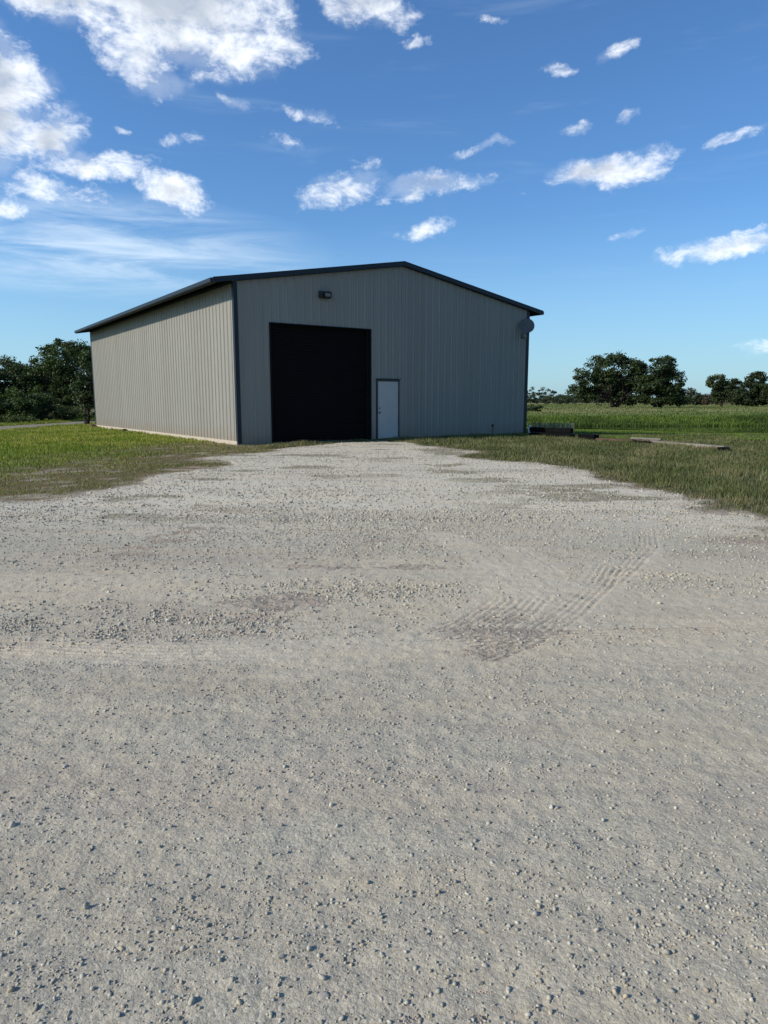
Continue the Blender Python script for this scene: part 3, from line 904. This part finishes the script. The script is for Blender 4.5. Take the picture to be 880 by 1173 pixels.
# white personnel door
bm = bmesh.new(); add_box(bm, WX0 + .06, WX1 - .045, -.012, .032, .05, WZ - .06, .004)
wdoor = bmobj('entry_door', bm, M_door_white, shed)
bm = bmesh.new()
add_box(bm, WX0 + .015, WX0 + .055, -.038, .06, .03, WZ)
add_box(bm, WX1 - .04, WX1 - .015, -.038, .06, .03, WZ)
add_box(bm, WX0 + .055, WX1 - .04, -.038, .06, WZ - .055, WZ)
bmobj('frame', bm, M_door_frame, wdoor)
bm = bmesh.new()
add_box(bm, WX0 - .03, WX1 + .03, -.07, -.040, WZ + .003, WZ + .035)
bmobj('drip_cap', bm, M_trim, wdoor)
bm = bmesh.new()
add_tube(bm, [(WX0 + .13, -.012, 1.0), (WX0 + .13, -.03, 1.0), (WX0 + .13, -.05, 1.0), (WX0 + .13, -.08, 1.0), (WX0 + .13, -.09, 1.0)], [.032, .014, .014, .03, .018], 12)
bmobj('handle', bm, M_brass, wdoor, True)
bm = bmesh.new()
add_tube(bm, [(WX0 + .13, -.012, 1.16), (WX0 + .13, -.03, 1.16)], [.028, .024], 12)
bmobj('lock', bm, M_brass, wdoor, True)
for hz_ in (.35, 1.08, 1.85):
    bm = bmesh.new(); add_tube(bm, [(WX1 - .043, -.02, hz_), (WX1 - .043, -.02, hz_ + .1)], [.009, .009], 8); bmobj('hinge', bm, M_metal, wdoor)

def wpt(a, out, z):
    """point in front of the facade, in world space"""
    p = B0 + BU * a - BV * out
    return (p[0], p[1], z)
# floodlight over the big door
fl = empty('wall_floodlight', wpt(3.15, .03, 4.92), YAW)
fl.scale = (.78, .78, .78)
tag(fl, 'dark wall floodlight mounted high above the black roll door', 'wall light')
bm = bmesh.new(); add_box(bm, -.20, .04, -.10, 0, -.13, .17, .012); add_box(bm, -.17, -.03, -.13, -.10, -.08, .12, .01)
bmobj('housing', bm, M_dark, fl)
bm = bmesh.new()
rm = Matrix.Translation((.14, -.12, 0)) @ Matrix.Rotation(R(-14), 4, 'X')
add_box(bm, -.17, .20, -.15, .10, .085, .125, .008, rm)
add_box(bm, -.16, .19, -.10, .09, -.115, -.085, .008, rm)
add_box(bm, .165, .19, -.12, .09, -.085, .085, .004, rm)
add_box(bm, -.16, -.14, -.12, .09, -.085, .085, .004, rm)
add_box(bm, -.14, .165, .07, .09, -.085, .085, .0, rm)
bmobj('hood', bm, M_dark, fl)
bm = bmesh.new(); add_box(bm, -.135, .16, -.09, -.02, -.08, .08, .008, rm); bmobj('lens', bm, M_lens, fl)
# satellite dish on the right corner
dh = empty('satellite_dish', wpt(12.62, .034, 4.22), YAW)
tag(dh, 'grey satellite dish on a bracket at the upper right corner of the shed', 'satellite dish')
bm = bmesh.new()
N = 28; rings = []
for i in range(7):
    rr = .31 * i / 6
    rings.append([bm.verts.new((rr * math.cos(2 * math.pi * k / N), -(rr * rr) * .45, rr * 1.08 * math.sin(2 * math.pi * k / N))) for k in range(N)] if i else [bm.verts.new((0, 0, 0))])
for k in range(N): bm.faces.new((rings[0][0], rings[1][k], rings[1][(k + 1) % N]))
for i in range(1, 6):
    for k in range(N): bm.faces.new((rings[i][k], rings[i + 1][k], rings[i + 1][(k + 1) % N], rings[i][(k + 1) % N]))
bmesh.ops.solidify(bm, geom=bm.faces[:], thickness=.012)
bmobj('reflector', bm, M_dish, dh, True, loc=(-.08, -.30, .22), rot=(R(-24), 0, R(-38)))
bm = bmesh.new()
add_tube(bm, [(.02, -.01, -.15), (.02, -.18, -.15), (.02, -.23, -.05), (0, -.24, .2)], [.022] * 4, 8)
add_box(bm, -.06, .10, -.015, 0, -.25, -.05)
bmobj('mount', bm, M_metal, dh, True)
bm = bmesh.new()
add_tube(bm, [(.0, -.24, -.06), (-.20, -.38, -.18), (-.40, -.53, -.22)], [.014, .014, .014], 8)
bmobj('arm', bm, M_dark, dh, True)
bm = bmesh.new()
add_box(bm, -.47, -.36, -.60, -.51, -.27, -.17, .012); add_tube(bm, [(-.39, -.51, -.20), (-.33, -.46, -.15)], [.03, .035], 10)
bmobj('receiver', bm, M_dish, dh)
# small boxes at the foot of the shed
ob = empty('outlet_box', wpt(11.05, .030, .42), YAW)
tag(ob, 'small dark outlet box low on the shadowed right side of the front', 'outlet box')
bm = bmesh.new(); add_box(bm, -.035, .035, -.05, 0, -.06, .06, .006); bmobj('cover', bm, M_dark, ob)
bm = bmesh.new(); add_tube(bm, [(0, -.03, -.09), (0, -.03, -.42)], [.012, .012], 8); bmobj('conduit', bm, M_dark, ob)
bm = bmesh.new()
add_tube(bm, [(0, 0, -.06), (0, 0, .34)], [.055, .055], 12); add_tube(bm, [(0, 0, .34), (0, 0, .40)], [.064, .060], 12)
o = bmobj('drain_pipe', bm, M_white, None, True, loc=wpt(13.14, .10, 0))
tag(o, 'short white pipe standing by the right front corner of the shed', 'pipe')

# ------------------------------------------------------------------ timbers beside the shed
def gpt(px, py, z=0):
    d = px_dir(px, py); t = (z - CAM_H) / d.z
    return Vector((d.x * t, d.y * t, 0))
def timber(name, pa, pb, h, depth, mat, label, cat, za=0.0, zb=0.0, group=None, n=1, end=None):
    """a squared beam lying between two ground points"""
    a, b = Vector(pa), Vector(pb)
    L = (b - a).length; ang = math.atan2(b.y - a.y, b.x - a.x)
    bm = bmesh.new()
    seg = 10
    r_ = random.Random(sum(map(ord, label)))
    secs = []
    for i in range(seg + 1):
        t = i / seg; x = t * L
        jy = r_.uniform(-.008, .008); jz = r_.uniform(-.006, .006); zc = za + (zb - za) * t
        e = .012 + r_.uniform(0, .012)
        if i in (0, seg): e += .012
        prof = [(-depth / 2 + e, 0), (depth / 2 - e, 0), (depth / 2, e), (depth / 2, h - e), (depth / 2 - e, h), (-depth / 2 + e, h), (-depth / 2, h - e), (-depth / 2, e)]
        secs.append([bm.verts.new((x, p[0] + jy, p[1] + jz + zc)) for p in prof])
    for i in range(seg):
        for k in range(8): bm.faces.new((secs[i][k], secs[i][(k + 1) % 8], secs[i + 1][(k + 1) % 8], secs[i + 1][k]))
    bm.faces.new(secs[0]); bm.faces.new(secs[-1])
    z0_ = float(terrain_z(np.array([a.x]), np.array([a.y]))[0])
    o = bmobj(name, bm, mat, None, loc=(a.x, a.y, z0_ - .015), rot=(0, 0, ang))
    tag(o, label, cat, group)
    return o
TG = 'old timbers lying in a row beside the shed'
timber('timber_beam', gpt(609, 501), gpt(656, 503.5), .22, .24, M_tar, 'black tarred beam at the ground nearest the shed corner, under another', 'timber', group=TG)
timber('timber_beam', gpt(608, 500.5), gpt(655, 502.5), .19, .22, M_tar, 'black tarred beam stacked on top of the lower one by the shed corner', 'timber', .225, .215, group=TG)
timber('timber_beam', gpt(665, 504.5), gpt(683, 505.5), .24, .30, M_tar, 'short dark timber stub lying just right of the black beams', 'timber', group=TG)
timber('timber_beam', gpt(683, 505.4), gpt(748, 508.4), .13, .22, M_red_wood, 'reddish brown timber between the dark stub and the short block', 'timber', group=TG)
timber('timber_beam', gpt(725, 509), gpt(746, 509.5), .13, .30, M_tar, 'short dark block lying below the pale cross timber mid row', 'timber', group=TG)
timber('timber_beam', gpt(723, 507.5), gpt(757, 508.5), .08, .22, M_grey_wood, 'short pale grey timber resting on the dark block mid row', 'timber', .135, .12, group=TG)
timber('timber_beam', gpt(748, 509), gpt(832, 516.5), .15, .24, M_grey_wood, 'long pale weathered beam at the right end of the row', 'timber', group=TG)
timber('timber_beam', gpt(822, 518.5), gpt(835, 519), .17, .20, M_tar, 'dark block propped at the right end of the long pale beam', 'timber', group=TG)
timber('timber_plank', gpt(850, 521), gpt(890, 523), .05, .22, M_grey_wood, 'thin pale plank almost hidden in grass at the right edge', 'timber')
# wire mesh panel behind the black beams
mp_ = empty('wire_mesh_panel', gpt(632, 500.5) + Vector((0.1, .35, 0)), math.atan2(-1.2, 1.5) * .35)
tag(mp_, 'low grey wire mesh panel standing behind the black beams', 'mesh panel')
bm = bmesh.new()
for i in range(46): add_box(bm, -.82 + i * .0365, -.82 + i * .0365 + .009, -.004, .004, 0, .52)
for i in range(14): add_box(bm, -.82, .83, .0042, .009, .02 + i * .0365, .02 + i * .0365 + .009)
bmobj('mesh', bm, M_metal, mp_)
bm = bmesh.new()
add_tube(bm, [(-.84, 0, 0), (-.84, 0, .53), (.85, 0, .53), (.85, 0, 0)], [.008] * 4, 8); bmobj('frame', bm, M_metal, mp_, True)

# rocks at the back corner of the left wall
def rock(loc, r, label, mat, seed):
    bm = bmesh.new(); bmesh.ops.create_icosphere(bm, subdivisions=3, radius=r)
    rr = np.random.default_rng(seed)
    ds = rr.normal(size=(9, 3)); ds /= np.linalg.norm(ds, axis=1, keepdims=True)
    for v in bm.verts:
        for d in ds:
            t = v.co.dot(Vector(d)); 
            if t > r * .72: v.co -= Vector(d) * (t - r * .72)
        v.co *= 1 + rr.normal(0, .012)
        v.co.z *= .7
    o = bmobj('rock', bm, mat, None, loc=loc); tag(o, label, 'rock', 'rocks along the foot of the left wall'); return o
def lpt(b, out): 
    p = B0 + BV * b - BU * out
    return (p[0], p[1], .05)
rock(lpt(18.9, .35), .24, 'dark rock at the far corner of the sunlit side wall', M_red_wood, 1)
rock(lpt(15.4, .28), .12, 'small pale rock lying along the sunlit wall near its far end', M_conc, 2)
rock(lpt(12.6, .33), .15, 'brown rock lying midway along the foot of the sunlit wall', M_red_wood, 3)

# ------------------------------------------------------------------ trees and shrubs
def make_tree(name, label, cat, loc, lobes, trunk_h, trunk_r, nclump, nleaf, leaf, clump_r, c_dark, c_light, seed, group=None, nstems=1, spread=.35, limbs=True):
    """lobes: (x, y, z, rx, ry, rz) ellipsoids that carry the foliage clumps"""
    r = np.random.default_rng(seed)
    z0_ = float(terrain_z(np.array([loc[0]]), np.array([loc[1]]))[0])
    root = empty(name, (loc[0], loc[1], z0_ - .05))
    tag(root, label, cat, group)
    vol = np.array([l[3] * l[4] * l[5] for l in lobes]) ** .8; vol = vol / vol.sum()
    cl = []
    for _ in range(nclump):
        l = lobes[r.choice(len(lobes), p=vol)]
        d = r.normal(size=3); d /= np.linalg.norm(d)
        rad = r.uniform(.35, 1.0) ** .5
        cl.append(np.array(l[:3]) + d * rad * np.array(l[3:]) * r.uniform(.86, 1.1))
    cl = np.array(cl)
    cl[:, 2] = np.maximum(cl[:, 2], .12 * clump_r + .1)
    # trunk and limbs
    bm = bmesh.new()
    stems = []
    for s in range(nstems):
        a = r.uniform(0, 6.28); off = np.array([math.cos(a), math.sin(a), 0]) * (trunk_r * 1.3 if nstems > 1 else 0)
        tip = np.array([off[0] * (2 + spread * 6), off[1] * (2 + spread * 6), trunk_h])
        mid = (off + tip) / 2 + r.normal(0, .05, 3) * trunk_h * .5; mid[2] = trunk_h * .5
        add_tube(bm, [tuple(off), tuple(off * 1.02 + np.array([0, 0, trunk_h * .12])), tuple(mid), tuple(tip)], [trunk_r * 1.35, trunk_r, trunk_r * .85, trunk_r * .7], 9)
        stems.append(tip)
    nl = min(nclump, 60) if limbs else 14
    for i in r.choice(nclump, nl, replace=False):
        t = min(stems, key=lambda s: np.linalg.norm(s - cl[i])); c = cl[i]
        st_ = t * np.array([1, 1, r.uniform(.75, 1)])
        m1 = st_ + (c - st_) * .35 + r.normal(0, .08, 3) * np.linalg.norm(c - st_) + np.array([0, 0, .08 * np.linalg.norm(c - st_)])
        m2 = st_ + (c - st_) * .7 + r.normal(0, .06, 3) * np.linalg.norm(c - st_)
        br = trunk_r * r.uniform(.22, .45)
        add_tube(bm, [tuple(st_), tuple(m1), tuple(m2), tuple(c)], [br, br * .7, br * .42, br * .15], 6)
    bmobj('trunk', bm, M_bark, root, True)
    # leaves
    n = nclump * nleaf
    ci = np.repeat(np.arange(nclump), nleaf)
    cr = clump_r * r.uniform(.55, 1.35, nclump)
    off = r.normal(size=(n, 3)); off /= np.linalg.norm(off, axis=1, keepdims=True)
    off *= (r.random(n) ** .55)[:, None] * cr[ci][:, None]; off[:, 2] *= .62
    P = cl[ci] + off
    P[:, 2] = np.maximum(P[:, 2], .05 + .1 * r.random(n))
    nrm = r.normal(size=(n, 3)) * .8 + off / np.maximum(np.linalg.norm(off, axis=1, keepdims=True), 1e-4) * .5 + np.array([0, 0, .5]); nrm /= np.linalg.norm(nrm, axis=1, keepdims=True)
    t1 = np.cross(nrm, r.normal(size=(n, 3))); t1 /= np.linalg.norm(t1, axis=1, keepdims=True); t2 = np.cross(nrm, t1)
    s = leaf * r.uniform(.55, 1.35, n)[:, None]
    V = np.stack([P - t1 * s, P - t2 * s * .5 + nrm * s * .12, P + t1 * s, P + t2 * s * .5 + nrm * s * .12], 1)
    F = np.arange(n * 4)
    k = (r.random(nclump)[ci] * .6 + r.random(n) * .4)
    col = np.array(c_dark)[None] * (1 - k[:, None]) + np.array(c_light)[None] * k[:, None]
    col = col * (1 + r.normal(0, .12, (n, 1)))
    colv = np.repeat(np.clip(col, .004, .5)[:, None], 4, 1).reshape(-1, 3)
    link('crown', npmesh('crown', V.reshape(-1, 3), F, 4, False, colv), M_leaf, root)
    return root
DK = (0.026, 0.046, 0.013); LT = (0.085, 0.120, 0.030)
OD = (0.016, 0.029, 0.010); OL = (0.052, 0.076, 0.022)
def at(px, dist): return ((px - 440) / F_PX * dist * 1.0, dist)
# left, beyond the track
LG = 'trees beyond the dirt track at the left'
make_tree('tree', 'loose tall tree nearest the far left corner of the shed', 'tree', at(80, 55), [(0, 0, 4.8, 2.0, 1.9, 1.35), (-1.2, 0, 3.3, 1.8, 1.7, 1.5), (1.1, .2, 4.3, 1.8, 1.6, 1.6), (1.2, -.2, 2.4, 1.6, 1.6, 1.5), (-.6, 0, 1.5, 2.0, 1.6, 1.2)], 1.9, .14, 210, 110, .095, .56, DK, LT, 11, LG, 2)
make_tree('tree', 'dark rounded tree behind the brush at the left edge', 'tree', at(22, 56), [(0, 0, 3.3, 2.6, 2.2, 1.7), (-1.8, 0, 2.6, 1.8, 1.8, 1.5), (1.4, 0, 2.4, 1.6, 1.6, 1.6), (0, 0, 1.2, 2.6, 2, 1.0)], 1.7, .18, 150, 110, .10, .62, OD, (0.056, 0.082, 0.024), 12, LG)
make_tree('tree', 'dark tree filling the gap between the rounded tree and the loose tall one', 'tree', at(54, 60), [(0, 0, 2.3, 2.2, 2, 1.7), (.4, 0, 1.2, 2.4, 2, 1.1)], 1.2, .15, 100, 100, .10, .6, OD, (0.056, 0.082, 0.024), 13, LG)
make_tree('tree', 'slender dark stemmed tree touching the back corner of the shed', 'tree', at(102, 42.3), [(0.1, 0.3, 2.6, .8, .8, 1.5), (.2, .4, 3.9, .7, .8, .8), (0, .4, 1.2, .7, .7, .7)], 1.1, .13, 70, 90, .075, .42, DK, (0.045, 0.07, 0.02), 14, LG, 2, .1)
make_tree('tree', 'tall dark tree outside the left edge', 'tree', at(-60, 55), [(0, 0, 3.4, 3.0, 2.5, 2.0), (1.5, 0, 1.6, 2.6, 2, 1.4)], 1.9, .2, 120, 90, .11, .7, OD, (0.056, 0.082, 0.024), 15, LG)
make_tree('tree', 'broad tree well outside the left edge of view', 'tree', at(-170, 58), [(0, 0, 3.6, 4.0, 3, 2.2)], 2.0, .22, 120, 70, .13, .8, OD, OL, 16, LG)
make_tree('tree', 'tree hidden behind the shed at its far end', 'tree', at(190, 62), [(0, 0, 2.6, 3.0, 2.5, 1.9)], 1.6, .18, 90, 70, .12, .7, OD, OL, 17, LG)
SG = 'shrubs along the dirt track at the left'
make_tree('shrub', 'yellow green bushy shrub below the dark rounded tree at left edge', 'shrub', at(14, 49.5), [(0, 0, 1.5, 1.7, 1.2, 1.0), (.8, 0, .8, 1.4, 1, .8), (-1.0, 0, 1.0, 1.2, 1, .9)], .6, .06, 75, 100, .075, .42, (0.035, 0.060, 0.014), (0.085, 0.125, 0.030), 21, SG, 3)
make_tree('shrub', 'olive green shrub between the left edge bush and the tall tree', 'shrub', at(52, 50), [(0, 0, 1.1, 1.5, 1.1, .9), (-.7, 0, .7, 1.1, 1, .7)], .5, .05, 60, 95, .07, .4, (0.028, 0.048, 0.014), (0.070, 0.100, 0.028), 22, SG, 3)
make_tree('shrub', 'low scrubby shrub in front of the tall tree beside the track', 'shrub', at(80, 52.5), [(0, -.3, .65, 1.4, .8, .55)], .3, .04, 45, 90, .06, .34, (0.030, 0.05, 0.014), (0.080, 0.105, 0.034), 23, SG, 3)
make_tree('shrub', 'ragged low brush on the track verge at left edge', 'shrub', at(8, 45.5), [(0, 0, .30, 2.6, .7, .25), (-1.5, .2, .4, 1.2, .6, .35)], .2, .03, 60, 70, .055, .26, (0.045, 0.07, 0.018), (0.10, 0.13, 0.04), 24, SG, 3)
# right, the big oaks on the pasture
OG = 'oaks standing on the pasture behind the pond'
make_tree('oak_tree', 'broad spreading dark oak, widest tree on the pasture', 'tree', at(700, 150), [(0, 0, 8.2, 5.6, 4.5, 2.5), (-4.5, 0, 5.6, 4.6, 4, 2.6), (3.6, 0, 6.4, 3.4, 3.5, 3.0), (-6.8, 0, 2.8, 3.2, 3, 2.0), (-2, 0, 3.0, 6, 3, 2.0), (3.0, 0, 3.0, 4.6, 3, 2.2), (-1, 0, 10.0, 3.6, 3, 1.2), (0, 1, 5, 5, 3, 3)], 2.6, .5, 310, 80, .26, 1.15, OD, OL, 31, OG, 2)
make_tree('oak_tree', 'narrower dark oak overlapping the right side of the broad one', 'tree', at(750, 146), [(0, 0, 8.4, 3.6, 3, 2.0), (2.2, 0, 6.2, 2.4, 2.4, 1.6), (-1.6, 0, 4.6, 2.6, 2.6, 2.2), (2.2, 0, 3.6, 3.4, 2.6, 2.0), (4.4, 0, 2.4, 2.4, 2, 1.6), (0, 0, 1.8, 4.5, 2.5, 1.2)], 2.6, .4, 200, 80, .25, 1.05, OD, OL, 32, OG, 2)
FG = 'trees along the far edge of the pasture at right'
make_tree('tree', 'pale open crowned tree at the left of the far right clump', 'tree', at(822, 175), [(-1.4, 0, 6.0, 2.4, 2, 1.9), (1.6, 0, 5.2, 2.8, 2, 1.7), (.5, 0, 3.0, 3.2, 2, 1.8)], 2.2, .28, 130, 70, .25, .95, (0.022, 0.038, 0.014), (0.060, 0.080, 0.028), 33, FG)
make_tree('tree', 'tallest ragged tree of the far right clump', 'tree', at(857, 172), [(.6, 0, 6.7, 2.4, 2, 1.7), (-.6, 0, 4.0, 3.2, 2.2, 2.0), (2.6, 0, 4.0, 2.6, 2, 1.7), (0, 0, 2.0, 4.6, 2.4, 1.7), (-3, 0, 2.4, 3, 2, 1.6)], 3.0, .3, 230, 75, .24, .95, OD, (0.045, 0.062, 0.022), 34, FG)
make_tree('tree', 'dark tree cut by the right edge of the far clump', 'tree', at(886, 168), [(0, 0, 4.4, 3.6, 2.5, 2.2), (1, 0, 2.2, 4, 2.5, 1.5)], 2.0, .3, 150, 75, .24, 1.0, OD, OL, 35, FG)
make_tree('tree', 'round tree outside the right edge of view', 'tree', at(960, 165), [(0, 0, 5.0, 4.6, 3, 3.0)], 2.4, .35, 90, 55, .27, 1.1, OD, OL, 36, FG)
HG = 'brush on the horizon'
hb = [(790, 230, 6.2, 3.6, 'small green bush right after the oaks on the skyline'), (806, 240, 4.2, 8, 'reddish low brush between the oaks and the far clump'), (770, 300, 2.4, 9, 'distant low brush showing under the oaks'),
      (622, 300, 8.0, 8.5, 'distant mound of brush just right of the shed'), (642, 330, 5.2, 6, 'lower distant brush left of the broad oak'), (606, 340, 8.8, 8, 'distant brush half hidden by the shed edge'),
      (824, 260, 6, 9, 'far brush behind the pale open tree'), (848, 280, 7, 10, 'far brush behind the ragged tallest tree'), (882, 270, 7, 10, 'far brush at the right edge of the skyline')]
for i, (p, d, h_, wd_, lb_) in enumerate(hb):
    make_tree('bush', lb_, 'bush', at(p, d), [(0, 0, h_ * .5, wd_ * .6, wd_ * .4, h_ * .45), (wd_ * .4, 0, h_ * .35, wd_ * .45, wd_ * .4, h_ * .35), (-wd_ * .4, 0, h_ * .35, wd_ * .45, wd_ * .4, h_ * .35)], h_ * .3, .12, 55, 45, .30, 1.0,
              (0.030, 0.040, 0.020) if i != 1 else (0.05, 0.045, 0.025), (0.075, 0.088, 0.040) if i != 1 else (0.12, 0.085, 0.05), 50 + i, HG, limbs=False)
# a small dark bush on the bank beside the shed
make_tree('bush', 'small dark bush on the pasture just right of the shed wall', 'bush', at(608, 92), [(0, 0, .45, 1.5, 1, .42)], .2, .05, 30, 60, .12, .4, OD, OL, 70, limbs=False)
# distant wood all along the skyline, seen left and right from other positions
rr = np.random.default_rng(99)
n = 90000
ang = rr.uniform(-1.2, 1.2, n); dist = rr.uniform(700, 900, n)
X = np.sin(ang) * dist; Y = np.cos(ang) * dist
hmax = (2.0 + 9 * fbm(ang * 40, ang * 0, 1, 4, 92)) 
Z = terrain_z(X, Y) + rr.random(n) ** .8 * hmax
P = np.stack([X, Y, Z], 1)
nrm = rr.normal(size=(n, 3)); nrm /= np.linalg.norm(nrm, axis=1, keepdims=True)
t1 = np.cross(nrm, rr.normal(size=(n, 3))); t1 /= np.linalg.norm(t1, axis=1, keepdims=True); t2 = np.cross(nrm, t1)
s = 1.3 * rr.uniform(.6, 1.3, n)[:, None]
V = np.stack([P - t1 * s, P - t2 * s * .7, P + t1 * s, P + t2 * s * .7], 1)
colr = np.array([.030, .046, .022])[None] + rr.random((n, 1)) * np.array([.035, .040, .022])[None]
wobj = link('distant_wood', npmesh('distant_wood', V.reshape(-1, 3), np.arange(n * 4), 4, False, np.repeat(colr[:, None], 4, 1).reshape(-1, 3)), M_leaf)
tag(wobj, 'thin line of far woodland along the horizon', 'woodland', kind='stuff')
